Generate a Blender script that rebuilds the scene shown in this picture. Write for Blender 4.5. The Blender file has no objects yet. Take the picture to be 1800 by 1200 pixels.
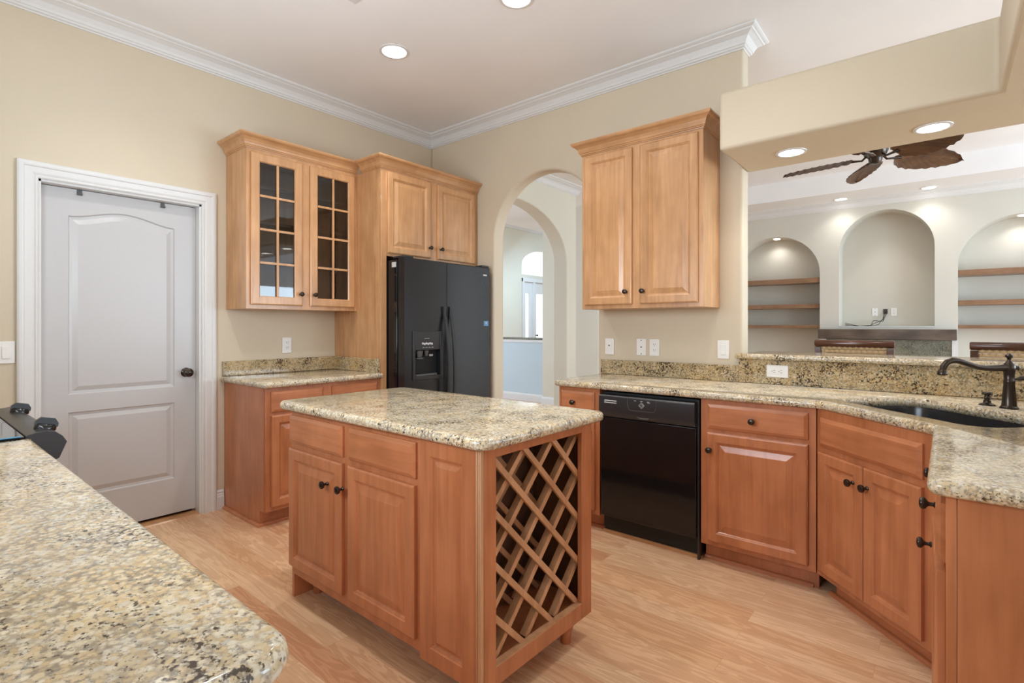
import bpy, bmesh, math, random
from math import sin, cos, pi, radians, sqrt
from mathutils import Vector, Matrix
from mathutils.geometry import tessellate_polygon
random.seed(7)
sc = bpy.context.scene
COL = sc.collection

# ------------------------------------------------------------------ camera, world, exposure
CX, CY, CZ, YAW, FPX, HOR = 3.8631, -3.4172, 1.2629, 0.6932, 918.9, 572.57
cam = bpy.data.cameras.new('camera')
cam.sensor_fit = 'HORIZONTAL'; cam.sensor_width = 36.0
cam.lens = FPX/1800*36
cam.shift_y = -(600-HOR)/1800
cam.clip_start = 0.05; cam.clip_end = 100
cam_o = bpy.data.objects.new('camera', cam); COL.objects.link(cam_o)
cam_o.location = (CX, CY, CZ); cam_o.rotation_euler = (pi/2, 0, YAW)
sc.camera = cam_o
w = bpy.data.worlds.new('daylight'); sc.world = w; w.use_nodes = True
bg = w.node_tree.nodes['Background']
bg.inputs['Color'].default_value = (0.86, 0.93, 1.0, 1); bg.inputs['Strength'].default_value = 1.7
sc.view_settings.view_transform = 'Standard'; sc.view_settings.look = 'None'
sc.view_settings.gamma = 1; sc.view_settings.exposure = 0.09
sc.view_settings.use_curve_mapping = False
sc.cycles.use_denoising = True
sc.cycles.max_bounces = 10; sc.cycles.diffuse_bounces = 6; sc.cycles.glossy_bounces = 4
sc.cycles.caustics_reflective = False; sc.cycles.caustics_refractive = False
sc.cycles.sample_clamp_indirect = 6

LAMP_W = 38.0
def area_light(name, loc, rot, sx, sy, power, col):
    l = bpy.data.lights.new(name, 'AREA'); l.shape = 'RECTANGLE'; l.size = sx; l.size_y = sy
    l.energy = power; l.color = col
    o = bpy.data.objects.new(name, l); COL.objects.link(o); o.location = loc; o.rotation_euler = rot
    return o
# living room and foyer daylight, plus unseen fill lights added for kitchen and hall
area_light('added_kitchen_fill', (2.45, -3.90, 1.72), (pi/2+radians(38), 0, 0), 1.7, 1.0, 72, (0.76, 0.88, 1.0))  # added fill at an invented opening, lifts ceiling and island front
area_light('living_window_daylight', (8.8, 2.6, 1.3), (pi/2+radians(25), 0, pi/2), 4.5, 2.0, 310, (0.66, 0.84, 1.0))
area_light('added_hall_fill', (-2.6, .6, 1.7), (pi/2, 0, -radians(28)), 1.4, 1.4, 24, (0.38, 0.68, 1.0))  # added blue fill for the half wall, no window stands here
area_light('foyer_window_daylight', (-2.3, 6.0, 3.0), (radians(35), 0, 0), 2.0, 1.6, 95, (0.50, 0.75, 1.0))

# ------------------------------------------------------------------ materials
def nt(name, rough=0.5, color=(.8, .8, .8), metal=0.0, spec=0.5):
    m = bpy.data.materials.new(name); m.use_nodes = True
    t = m.node_tree; b = t.nodes['Principled BSDF']
    b.inputs['Base Color'].default_value = (*color, 1); b.inputs['Roughness'].default_value = rough
    b.inputs['Metallic'].default_value = metal; b.inputs['Specular IOR Level'].default_value = spec
    return m, t, b
def N(t, kind, **kw):
    n = t.nodes.new(kind)
    for k, v in kw.items():
        if k in n.inputs: n.inputs[k].default_value = v
        else: setattr(n, k, v)
    return n
def coords(t, scale=(1, 1, 1), rnd=True, rot=(0, 0, 0)):
    tc = N(t, 'ShaderNodeTexCoord'); mp = N(t, 'ShaderNodeMapping')
    mp.inputs['Scale'].default_value = scale; mp.inputs['Rotation'].default_value = rot
    if rnd:
        oi = N(t, 'ShaderNodeObjectInfo'); ad = N(t, 'ShaderNodeVectorMath', operation='ADD')
        mu = N(t, 'ShaderNodeMath', operation='MULTIPLY'); mu.inputs[1].default_value = 13.7
        t.links.new(oi.outputs['Random'], mu.inputs[0]); t.links.new(tc.outputs['Object'], ad.inputs[0])
        t.links.new(mu.outputs[0], ad.inputs[1]); t.links.new(ad.outputs[0], mp.inputs['Vector'])
    else: t.links.new(tc.outputs['Object'], mp.inputs['Vector'])
    return mp.outputs[0]
def ramp(t, fac, stops):
    r = N(t, 'ShaderNodeValToRGB'); e = r.color_ramp.elements
    while len(e) < len(stops): e.new(0.5)
    for k, (p, c) in enumerate(stops):
        e[k].position = p; e[k].color = (*c, 1) if len(c) == 3 else c
    t.links.new(fac, r.inputs[0]); return r.outputs[0]
def mix(t, a, b, fac, mode='MIX'):
    m = N(t, 'ShaderNodeMix', data_type='RGBA', blend_type=mode)
    for s, v in ((m.inputs[6], a), (m.inputs[7], b), (m.inputs[0], fac)):
        if hasattr(v, 'is_linked'): t.links.new(v, s)
        elif isinstance(v, tuple): s.default_value = (*v, 1)
        else: s.default_value = v
    return m.outputs[2]
def bump(t, b, h, strength, dist=0.002):
    n = N(t, 'ShaderNodeBump'); n.inputs['Strength'].default_value = strength; n.inputs['Distance'].default_value = dist
    t.links.new(h, n.inputs['Height']); t.links.new(n.outputs[0], b.inputs['Normal'])

def plain(name, color, rough=0.5, metal=0.0, noise=0.0, scale=60, spec=0.5):
    m, t, b = nt(name, rough, color, metal, spec)
    n = N(t, 'ShaderNodeTexNoise'); n.inputs['Scale'].default_value = scale
    t.links.new(coords(t), n.inputs['Vector'])
    k = 0.008 if min(color) > .4 else 0.04
    c = ramp(t, n.outputs['Fac'], [(0.3, tuple(x*(1-k) for x in color)), (0.7, tuple(min(1, x*(1+k)) for x in color))])
    t.links.new(c, b.inputs['Base Color'])
    if noise: bump(t, b, n.outputs['Fac'], noise)
    return m

def wall_paint(name, color, rough=0.6, s=0.35):
    m, t, b = nt(name, rough, color, spec=0.3)
    v = coords(t, rnd=False)
    n = N(t, 'ShaderNodeTexNoise'); n.inputs['Scale'].default_value = 110; n.inputs['Detail'].default_value = 3
    t.links.new(v, n.inputs['Vector'])
    n2 = N(t, 'ShaderNodeTexNoise'); n2.inputs['Scale'].default_value = 1.3
    t.links.new(v, n2.inputs['Vector'])
    c = ramp(t, n2.outputs['Fac'], [(0.3, tuple(x*.97 for x in color)), (0.7, tuple(x*1.03 for x in color))])
    t.links.new(c, b.inputs['Base Color'])
    bump(t, b, n.outputs['Fac'], s, 0.0025)
    return m

def wood(name, axis, c1, c2, c3, rough=0.32, fine=1.0):
    m, t, b = nt(name, rough)
    sc1 = {'z': (26, 26, 1.6), 'x': (1.6, 26, 26), 'y': (26, 1.6, 26)}[axis]
    v = coords(t, sc1)
    n = N(t, 'ShaderNodeTexNoise'); n.inputs['Scale'].default_value = 1.4; n.inputs['Detail'].default_value = 5; n.inputs['Distortion'].default_value = 0.7
    t.links.new(v, n.inputs['Vector'])
    v2 = coords(t, tuple(x*.16 if x > 5 else x*1.2 for x in sc1))
    n2 = N(t, 'ShaderNodeTexNoise'); n2.inputs['Scale'].default_value = 1.6; n2.inputs['Detail'].default_value = 3
    t.links.new(v2, n2.inputs['Vector'])
    base = ramp(t, n2.outputs['Fac'], [(0.3, c1), (0.5, c2), (0.72, c3)])
    g = ramp(t, n.outputs['Fac'], [(0.32, (.78, .73, .70)), (0.62, (1.04, 1.03, 1.02))])
    c = mix(t, base, g, 0.7*fine, 'MULTIPLY')
    v3 = coords(t, (9, 9, 5)); n5 = N(t, 'ShaderNodeTexNoise'); n5.inputs['Scale'].default_value = 1.2; n5.inputs['Detail'].default_value = 4; t.links.new(v3, n5.inputs['Vector'])
    c = mix(t, c, ramp(t, n5.outputs['Fac'], [(.35, (.90, .87, .84)), (.65, (1.05, 1.04, 1.03))]), .8, 'MULTIPLY')
    t.links.new(c, b.inputs['Base Color'])
    bump(t, b, n.outputs['Fac'], 0.05)
    b.inputs['Coat Weight'].default_value = 0.25; b.inputs['Coat Roughness'].default_value = 0.2
    return m

def granite(name, hue=(1, 1, 1), rough=0.10, s=1.0, dk=0.0):
    m, t, b = nt(name, rough)
    v = coords(t, (1, 1, 1), rnd=False)
    def noise(sc_, det=2, rgh=.5, vec=v):
        n = N(t, 'ShaderNodeTexNoise'); n.inputs['Scale'].default_value = sc_*s; n.inputs['Detail'].default_value = det; n.inputs['Roughness'].default_value = rgh
        t.links.new(vec, n.inputs['Vector']); return n
    wn = noise(60, 3)
    wv = N(t, 'ShaderNodeVectorMath', operation='SCALE'); wv.inputs['Scale'].default_value = 0.016
    t.links.new(wn.outputs['Color'], wv.inputs[0])
    av = N(t, 'ShaderNodeVectorMath', operation='ADD'); t.links.new(v, av.inputs[0]); t.links.new(wv.outputs[0], av.inputs[1])
    vo = N(t, 'ShaderNodeTexVoronoi'); vo.inputs['Scale'].default_value = 105*s; vo.inputs['Randomness'].default_value = 1
    t.links.new(av.outputs[0], vo.inputs['Vector'])
    sep = N(t, 'ShaderNodeSeparateColor'); t.links.new(vo.outputs['Color'], sep.inputs[0])
    grains = ramp(t, sep.outputs[0], [(0.0, (.66, .55, .37)), (0.3, (.60, .46, .27)), (0.55, (.70, .61, .44)), (0.8, (.75, .68, .54)), (1.0, (.60, .56, .47))])
    big = noise(6, 3)
    bt = ramp(t, big.outputs['Fac'], [(.35, (.86, .87, .88)), (.5, (1, 1, 1)), (.65, (1.0, .9, .72))])
    c = mix(t, grains, bt, .8, 'MULTIPLY')
    # darker seams between the crystals, stronger in patches
    seam = ramp(t, vo.outputs['Distance'], [(.35, (0, 0, 0)), (.75, (1, 1, 1))])
    mid = noise(14, 3)
    pm = ramp(t, mid.outputs['Fac'], [(.38, (.15, .15, .15)), (.62, (.95, .95, .95))])
    sm_ = mix(t, seam, pm, 1.0, 'MULTIPLY')
    c = mix(t, c, (.27, .225, .16), sm_)
    # grey mineral flecks
    g = noise(120, 4, .65); gm = ramp(t, g.outputs['Fac'], [(0, (.9, .9, .9)), (.36, (.9, .9, .9)), (.47, (0, 0, 0))])
    c = mix(t, c, (.24, .215, .175), gm)
    # near-black and brown specks, clustered
    d1 = noise(115, 4, .62); d2 = noise(9, 2)
    su = N(t, 'ShaderNodeMath', operation='MULTIPLY_ADD'); su.inputs[1].default_value = 0.5
    t.links.new(d2.outputs['Fac'], su.inputs[0]); t.links.new(d1.outputs['Fac'], su.inputs[2])
    dm = ramp(t, su.outputs[0], [(0.0, (0, 0, 0)), (0.835-dk, (0, 0, 0)), (0.91-dk, (1, 1, 1))])
    c = mix(t, c, (.06, .042, .028), dm)
    c = mix(t, c, hue, 1.0, 'MULTIPLY')
    t.links.new(c, b.inputs['Base Color'])
    return m

M = {}
M['wall'] = wall_paint('beige_wall_paint', (.63, .545, .415))
M['ceil'] = wall_paint('white_ceiling_paint', (.86, .86, .86), 0.8, 0.12)
M['living'] = wall_paint('living_wall_paint', (.62, .60, .53), 0.6, 0.1)
M['hall'] = wall_paint('hall_wall_paint', (.66, .63, .53), 0.6, 0.1)
M['daylit_wall'] = wall_paint('daylight_tinted_wall_paint', (.52, .62, .68), 0.6, 0.1)  # blue daylight tint put into the half wall's colour
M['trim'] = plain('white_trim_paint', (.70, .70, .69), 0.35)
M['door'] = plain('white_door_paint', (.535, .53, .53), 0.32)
W = ((.50, .27, .12), (.56, .31, .145), (.61, .345, .17))
M['wz'] = wood('maple_vertical_grain', 'z', *W)
M['wx'] = wood('maple_horizontal_grain', 'x', *W)
M['wy'] = wood('maple_depth_grain', 'y', *W)
WB = ((.42, .155, .062), (.48, .185, .08), (.53, .21, .096))  # darker, redder tone for base cabinets and island than for wall cabinets
M['bz'] = wood('redder_maple_base_vertical', 'z', *WB)
M['bx'] = wood('redder_maple_base_horizontal', 'x', *WB)
M['wraw'] = wood('pale_maple_slats', 'z', (.50, .27, .14), (.55, .31, .165), (.6, .35, .2), 0.45)
M['shelfw'] = wood('brown_shelf_wood', 'x', (.23, .125, .065), (.27, .15, .08), (.32, .18, .1), 0.4)
M['mantel'] = wood('dark_mantel_wood', 'x', (.06, .045, .035), (.11, .08, .06), (.16, .12, .09), 0.4)
M['dkwood'] = wood('dark_red_brown_wood', 'x', (.05, .018, .01), (.08, .028, .014), (.12, .045, .022), 0.22)
M['leaf'] = wood('carved_brown_leaf_wood', 'x', (.06, .03, .016), (.10, .052, .026), (.15, .08, .04), 0.5)
M['granite'] = granite('speckled_cream_granite')
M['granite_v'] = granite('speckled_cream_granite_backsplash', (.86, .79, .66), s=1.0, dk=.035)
M['granite_g'] = granite('grey_green_granite', (.34, .40, .42), 0.3)
M['bronze'] = plain('dark_bronze', (.055, .042, .034), 0.25, 0.75)
M['blackgloss'] = plain('gloss_black_enamel', (.008, .008, .009), 0.09)
M['black'] = plain('satin_black_plastic', (.022, .022, .024), 0.35)
M['void'] = plain('dark_cavity', (.004, .004, .004), 0.6)
M['greyplastic'] = plain('grey_plastic', (.1, .1, .1), 0.3)
M['plate'] = plain('white_plastic_plate', (.82, .81, .78), 0.3)
M['slot'] = plain('dark_slots', (.05, .045, .04), 0.5)
M['print'] = plain('pale_grey_print', (.55, .55, .55), 0.5)
M['sink'] = plain('black_composite_sink', (.012, .012, .014), 0.25)
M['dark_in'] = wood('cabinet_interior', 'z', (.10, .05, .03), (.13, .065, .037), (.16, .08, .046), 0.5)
M['rattan'] = plain('woven_straw_rattan', (.52, .38, .22), 0.6, noise=.6, scale=150)
M['blue'] = plain('bright_blue_strip', (.02, .25, .45), 0.25)
M['bluesticker'] = plain('blue_sticker', (.10, .26, .48), 0.4)
M['cable'] = plain('black_cable', (.02, .018, .016), 0.5)
m, t, b = nt('textured_black_steel', 0.22, (.010, .011, .013))
n = N(t, 'ShaderNodeTexNoise'); n.inputs['Scale'].default_value = 170; n.inputs['Detail'].default_value = 2
t.links.new(coords(t, rnd=False), n.inputs['Vector']); bump(t, b, n.outputs['Fac'], .9, .0016); M['fridge'] = m
m, t, b = nt('cooktop_glass', 0.04, (.02, .02, .022)); M['cooktop'] = m
# clear glass pane
m, t, b = nt('clear_cabinet_glass', 0.02)
gl = N(t, 'ShaderNodeBsdfGlossy'); gl.inputs['Roughness'].default_value = 0.02; gl.inputs['Color'].default_value = (1, 1, 1, 1)
tr = N(t, 'ShaderNodeBsdfTransparent'); tr.inputs['Color'].default_value = (.75, .75, .75, 1)
fr = N(t, 'ShaderNodeFresnel'); fr.inputs['IOR'].default_value = 1.5
ms = N(t, 'ShaderNodeMixShader')
t.links.new(fr.outputs[0], ms.inputs[0]); t.links.new(tr.outputs[0], ms.inputs[1]); t.links.new(gl.outputs[0], ms.inputs[2])
t.links.new(ms.outputs[0], t.nodes['Material Output'].inputs[0]); M['glass'] = m
def emit(name, col, s):
    m, t, b = nt(name); b.inputs['Emission Color'].default_value = (*col, 1); b.inputs['Emission Strength'].default_value = s
    b.inputs['Base Color'].default_value = (.9, .9, .9, 1); return m
M['lamp'] = emit('lit_lamp_lens', (1, .97, .92), 9.0)
# floor laminate
m, t, b = nt('maple_laminate_floor', 0.27)
v = coords(t, rnd=False)
br = N(t, 'ShaderNodeTexBrick'); br.offset = 0.37; br.offset_frequency = 2
br.inputs['Scale'].default_value = 1; br.inputs['Brick Width'].default_value = 1.22; br.inputs['Row Height'].default_value = 0.105
br.inputs['Mortar Size'].default_value = 0.0009; br.inputs['Mortar Smooth'].default_value = 0.3
br.inputs['Color1'].default_value = (0, 0, 0, 1); br.inputs['Color2'].default_value = (1, 1, 1, 1); br.inputs['Mortar'].default_value = (.3, .3, .3, 1)
t.links.new(v, br.inputs['Vector'])
# offset the grain by plank tone so that grain breaks at each plank
mul = N(t, 'ShaderNodeVectorMath', operation='SCALE'); mul.inputs['Scale'].default_value = 7.3
t.links.new(br.outputs['Color'], mul.inputs[0])
add = N(t, 'ShaderNodeVectorMath', operation='ADD'); t.links.new(v, add.inputs[0]); t.links.new(mul.outputs[0], add.inputs[1])
mp = N(t, 'ShaderNodeMapping'); mp.inputs['Scale'].default_value = (1.1, 9, 1); t.links.new(add.outputs[0], mp.inputs['Vector'])
wv = N(t, 'ShaderNodeTexNoise'); wv.inputs['Scale'].default_value = 1.6; wv.inputs['Detail'].default_value = 3; wv.inputs['Distortion'].default_value = 1.2
t.links.new(mp.outputs[0], wv.inputs['Vector'])
si = N(t, 'ShaderNodeMath', operation='MULTIPLY'); si.inputs[1].default_value = 34; t.links.new(wv.outputs['Fac'], si.inputs[0])
sn = N(t, 'ShaderNodeMath', operation='SINE'); t.links.new(si.outputs[0], sn.inputs[0])
fib = N(t, 'ShaderNodeTexNoise'); fib.inputs['Scale'].default_value = 3; fib.inputs['Detail'].default_value = 5
mp2 = N(t, 'ShaderNodeMapping'); mp2.inputs['Scale'].default_value = (2.5, 60, 1); t.links.new(add.outputs[0], mp2.inputs['Vector']); t.links.new(mp2.outputs[0], fib.inputs['Vector'])
tone = ramp(t, br.outputs['Color'], [(0, (.70, .43, .245)), (.3, (.82, .57, .36)), (.6, (.66, .36, .20)), (1, (.86, .63, .40))])
ring = ramp(t, sn.outputs[0], [(0.0, (.78, .70, .64)), (.45, (1, 1, 1))])
c = mix(t, tone, ring, 0.55, 'MULTIPLY')
fi = ramp(t, fib.outputs['Fac'], [(.35, (.85, .8, .76)), (.6, (1, 1, 1))])
c = mix(t, c, fi, .55, 'MULTIPLY')
mor = ramp(t, br.outputs['Fac'], [(0, (1, 1, 1)), (1, (.6, .5, .42))])
c = mix(t, c, mor, .6, 'MULTIPLY'); t.links.new(c, b.inputs['Base Color'])
bump(t, b, sn.outputs[0], .04); M['floor'] = m

# ------------------------------------------------------------------ mesh helpers
class MB:
    def __init__(s): s.v = []; s.f = []; s.sm = False; s.smang = 40
    def add(s, vs, fs):
        o = len(s.v); s.v += [tuple(p) for p in vs]; s.f += [tuple(o+i for i in f) for f in fs]; return s
    def box(s, x0, x1, y0, y1, z0, z1):
        return s.add([(x0,y0,z0),(x1,y0,z0),(x1,y1,z0),(x0,y1,z0),(x0,y0,z1),(x1,y0,z1),(x1,y1,z1),(x0,y1,z1)],
              [(0,3,2,1),(4,5,6,7),(0,1,5,4),(1,2,6,5),(2,3,7,6),(3,0,4,7)])
    def obox(s, c, ux, uy, uz, hx, hy, hz):
        ux, uy, uz = [Vector(a).normalized() for a in (ux, uy, uz)]; c = Vector(c); vs = []
        for dz in (-1, 1):
            for dx, dy in ((-1,-1),(1,-1),(1,1),(-1,1)): vs.append(c+ux*dx*hx+uy*dy*hy+uz*dz*hz)
        return s.add(vs, [(0,3,2,1),(4,5,6,7),(0,1,5,4),(1,2,6,5),(2,3,7,6),(3,0,4,7)])
    def prism(s, pts, a, b, axis='z'):
        def P(p, h): return {'z': (p[0], p[1], h), 'y': (p[0], h, p[1]), 'x': (h, p[0], p[1])}[axis]
        n = len(pts)
        return s.add([P(p, a) for p in pts]+[P(p, b) for p in pts],
            [tuple(range(n-1, -1, -1)), tuple(range(n, 2*n))]+[(i, (i+1) % n, n+(i+1) % n, n+i) for i in range(n)])
    def loft(s, rings, close=True, cap0=True, cap1=True):
        n = len(rings[0]); vs = [p for r in rings for p in r]; fs = []
        for k in range(len(rings)-1):
            for i in range(n if close else n-1):
                j = (i+1) % n; fs.append((k*n+i, k*n+j, (k+1)*n+j, (k+1)*n+i))
        if cap0: fs.append(tuple(range(n-1, -1, -1)))
        if cap1: fs.append(tuple((len(rings)-1)*n+i for i in range(n)))
        return s.add(vs, fs)
    def lathe(s, prof, c=(0,0,0), axis=(0,0,1), seg=24):
        ax = Vector(axis).normalized(); a = ax.orthogonal().normalized(); b = ax.cross(a); c = Vector(c)
        rings = [[c+ax*h+(a*cos(2*pi*i/seg)+b*sin(2*pi*i/seg))*max(r, 1e-4) for i in range(seg)] for r, h in prof]
        s.sm = True; return s.loft(rings)
    def tube(s, path, r, seg=10):
        path = [Vector(p) for p in path]; rr = r if isinstance(r, (list, tuple)) else [r]*len(path); rings = []; prev = None
        for i, p in enumerate(path):
            d = (path[min(i+1, len(path)-1)]-path[max(i-1, 0)]).normalized()
            a = d.orthogonal().normalized() if prev is None else (prev-d*prev.dot(d)).normalized()
            prev = a; b = d.cross(a); rings.append([p+(a*cos(2*pi*k/seg)+b*sin(2*pi*k/seg))*rr[i] for k in range(seg)])
        s.sm = True; return s.loft(rings)
    def sweep(s, path, prof, side=1, cap=True):
        """path: 2D points; prof: (out, z) pairs; out is measured to the left of travel times side"""
        path = [Vector(p) for p in path]; rings = []
        for i, p in enumerate(path):
            d0 = (path[i]-path[i-1]).normalized() if i else None
            d1 = (path[i+1]-path[i]).normalized() if i < len(path)-1 else None
            d0 = d0 or d1; d1 = d1 or d0
            n0 = Vector((-d0.y, d0.x)); n1 = Vector((-d1.y, d1.x)); mm = (n0+n1)/max(1e-6, 1+n0.dot(n1))*side
            rings.append([(p.x+mm.x*o, p.y+mm.y*o, z) for o, z in prof])
        return s.loft(rings, True, cap, cap)
    def build(s, name, mat, parent=None, bevel=0, seg=2, ang=35):
        if mat in ('wz', 'wx') and parent is not None and parent.name.split('.')[0] in ('base_cabinet', 'kitchen_island', 'corner_sink_base_cabinet'): mat = {'wz': 'bz', 'wx': 'bx'}[mat]
        me = bpy.data.meshes.new(name); me.from_pydata(s.v, [], s.f)
        bm = bmesh.new(); bm.from_mesh(me); bmesh.ops.recalc_face_normals(bm, faces=bm.faces[:]); bm.to_mesh(me); bm.free()
        me.materials.append(mat if not isinstance(mat, str) else M[mat])
        if s.sm or bevel:
            me.polygons.foreach_set('use_smooth', [True]*len(me.polygons)); me.set_sharp_from_angle(angle=radians(s.smang))
        o = bpy.data.objects.new(name, me); COL.objects.link(o)
        if parent: o.parent = parent
        if bevel:
            md = o.modifiers.new('bevel', 'BEVEL'); md.width = bevel; md.segments = seg; md.limit_method = 'ANGLE'; md.angle_limit = radians(ang)
            md.harden_normals = False
        return o
def thing(name, label, cat, loc=(0,0,0), rz=0, group=None):
    o = bpy.data.objects.new(name, None); COL.objects.link(o); o.empty_display_size = .1
    o.location = loc; o.rotation_euler = (0, 0, rz); o['label'] = label; o['category'] = cat
    if group: o['group'] = group
    return o
def tag(o, label, cat, group=None, kind=None):
    o['label'] = label; o['category'] = cat
    if group: o['group'] = group
    if kind: o['kind'] = kind
    return o
def struct(o, label=None, cat=None):
    o['kind'] = 'structure'
    if label: o['label'] = label
    if cat: o['category'] = cat
    return o
def arc(cx, cz, rx, rz, a0, a1, n):
    return [(cx+rx*cos(a0+(a1-a0)*i/n), cz+rz*sin(a0+(a1-a0)*i/n)) for i in range(n+1)]
def fillet(pts, radii, n=6):
    out = []
    for i, p in enumerate(pts):
        r = radii[i]; p = Vector(p)
        if r <= 0: out.append(tuple(p)); continue
        a = (Vector(pts[i-1])-p).normalized(); b = (Vector(pts[(i+1) % len(pts)])-p).normalized()
        th = a.angle(b); d = r/math.tan(th/2); c = p+(a+b).normalized()*(r/sin(th/2))
        s0 = p+a*d; s1 = p+b*d; a0 = math.atan2(s0.y-c.y, s0.x-c.x); a1 = math.atan2(s1.y-c.y, s1.x-c.x)
        da = (a1-a0+pi) % (2*pi)-pi
        out += [(c.x+r*cos(a0+da*k/n), c.y+r*sin(a0+da*k/n)) for k in range(n+1)]
    return out
def inset(pts, d):
    n = len(pts); out = []
    for i in range(n):
        p = Vector(pts[i]); d0 = (p-Vector(pts[i-1])).normalized(); d1 = (Vector(pts[(i+1) % n])-p).normalized()
        n0 = Vector((-d0.y, d0.x)); n1 = Vector((-d1.y, d1.x)); mm = (n0+n1)/max(.2, 1+n0.dot(n1)); out.append(tuple(p+mm*d))
    return out
def area2(p): return sum(p[i-1][0]*p[i][1]-p[i][0]*p[i-1][1] for i in range(len(p)))
def slab(outer, z0, z1, r=0.016, hole=None, name='slab', mat='granite', parent=None):
    if area2(outer) < 0: outer = outer[::-1]
    mb = MB(); h = (z1-z0)/2; zc = (z0+z1)/2; n = len(outer); rings = []
    K = 6
    for k in range(2*K+1):
        a = -pi/2+pi*k/(2*K); rings.append([(x, y, zc+h*sin(a)) for x, y in inset(outer, r*(1-cos(a)))])
    mb.loft(rings, True, False, False)
    for zz, ring in ((z1, rings[-1]), (z0, rings[0])):
        loops = [[Vector((p[0], p[1], 0)) for p in ring]]
        if hole: loops.append([Vector((x, y, 0)) for x, y in hole])
        tri = tessellate_polygon(loops); flat = [(*p[:2], zz) for lp in loops for p in lp]
        mb.add(flat, tri)
    if hole:
        mb.loft([[(x, y, z0) for x, y in hole], [(x, y, z1) for x, y in hole]], True, False, False)
    mb.sm = True; mb.smang = 35
    me_o = mb.build(name, mat, parent)
    bm = bmesh.new(); bm.from_mesh(me_o.data); bmesh.ops.remove_doubles(bm, verts=bm.verts[:], dist=1e-5); bmesh.ops.recalc_face_normals(bm, faces=bm.faces[:]); bm.to_mesh(me_o.data); bm.free()
    return me_o
def rect(x0, x1, z0, z1, o=0): return [(x0+o, z0+o), (x1-o, z0+o), (x1-o, z1-o), (x0+o, z1-o)]

# ------------------------------------------------------------------ cabinet parts (local: width = x, front faces -y)
KNOB = [(.006, 0), (.0085, .001), (.0085, .004), (.0055, .007), (.005, .014), (.007, .018), (.0145, .023), (.0165, .028), (.0155, .033), (.010, .0365), (.0001, .0375)]
def knob(parent, x, z, yf):
    mb = MB().lathe(KNOB, (x, yf, z), (0, -1, 0), 18); return mb.build('knob', 'bronze', parent)
def raised(parent, x0, x1, z0, z1, yf, name='door', mat='wz', t=.019, fr=.058, kn=None, bev=.034):
    q = lambda o, y: [(a, yf-y, b) for a, b in rect(x0, x1, z0, z1, o)]
    R = [q(0, 0), q(0, t-.005), q(.005, t-.001), q(.008, t), q(fr-.012, t), q(fr-.009, t-.003), q(fr-.004, t-.006), q(fr, t-.011), q(fr+.006, t-.011), q(fr+bev, t-.003), q(fr+bev+.002, t-.002)]
    o = MB().loft(R).build(name, mat, parent)
    if kn: knob(o, kn[0], kn[1], yf-t)
    return o
def drawer(parent, x0, x1, z0, z1, yf, kn=False, t=.019, name='drawer'):
    q = lambda o, y: [(a, yf-y, b) for a, b in rect(x0, x1, z0, z1, o)]
    o = MB().loft([q(0, 0), q(0, t-.010), q(.003, t-.008), q(.013, t-.002), q(.016, t)]).build(name, 'wx', parent)
    if kn: knob(o, (x0+x1)/2 if kn is True else kn[0], (z0+z1)/2 if kn is True else kn[1], yf-t)
    return o
def glassdoor(parent, x0, x1, z0, z1, yf, kn, t=.019, fr=.058):
    q = lambda o, y: [(a, yf-y, b) for a, b in rect(x0, x1, z0, z1, o)]
    R = [q(fr, 0), q(0, 0), q(0, t-.005), q(.005, t-.001), q(.008, t), q(fr-.006, t), q(fr, t-.006), q(fr, 0)]
    d = MB().loft(R, True, False, False).build('door', 'wz', parent)
    a0, a1, b0, b1 = x0+fr, x1-fr, z0+fr, z1-fr; mb = MB(); xm = (a0+a1)/2
    mb.box(xm-.008, xm+.008, yf-t+.002, yf-t+.014, b0, b1)
    for k in (1, 2, 3):
        z = b0+(b1-b0)*k/4; mb.box(a0, a1, yf-t+.0025, yf-t+.0138, z-.008, z+.008)
    mb.build('muntins', 'wz', d, .002)
    MB().box(a0-.003, a1+.003, yf-.005, yf-.002, b0-.003, b1+.003).build('glass_pane', 'glass', d)
    knob(d, kn[0], kn[1], yf-t); return d
def shoe(parent, path, side, name='shoe_molding'):
    MB().sweep(path, [(0, 0), (.017, 0), (.015, .009), (.009, .016), (0, .019)], side).build(name, 'wx', parent)
def base_body(parent, wd, dp, top=.876, toe=.1, rec=.075, openL=False):
    mb = MB()
    mb.box(0, wd, -dp+.02, 0, toe, top); mb.box(0, wd, -dp+rec, 0, 0, toe)
    mb.build('carcass', 'wz', parent, .0015, 1)
def face_frame(parent, wd, dp, z0, z1, openings, st='wz', y=None):
    """solid rails and stiles around the openings, front at -dp"""
    mb = MB(); mb.box(0, wd, -dp, -dp+.02, z0, z1); mb.build('face_frame', st, parent, .0015, 1)
CROWN_CAB = [(0, 0), (.004, 0), (.006, .006), (.012, .008), (.012, .014), (.017, .018), (.019, .030), (.026, .046), (.040, .060), (.052, .066), (.056, .070), (.060, .078), (.060, .086), (0, .086)]
def cab_crown(parent, path, zb, side):
    MB().sweep(path, [(o, zb+z) for o, z in CROWN_CAB], side).build('crown_molding', 'wx', parent)

# ================================================================== STRUCTURE
H = 3.09
struct(MB().box(-6, 9, -7, 10, -.05, 0).build('floor', 'floor'), 'maple laminate plank floor', 'floor')
# kitchen left wall with pantry door opening (y -2.873 .. -2.045), and hall continuation with wide arch
mb = MB()
mb.box(-.12, 0, -7, -2.868, 0, H); mb.box(-.12, 0, -2.868, -2.045, 2.078, H); mb.box(-.12, 0, -2.045, .14, 0, H)
struct(mb.build('wall_left', 'wall'), 'beige left wall with the pantry door', 'wall')
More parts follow.
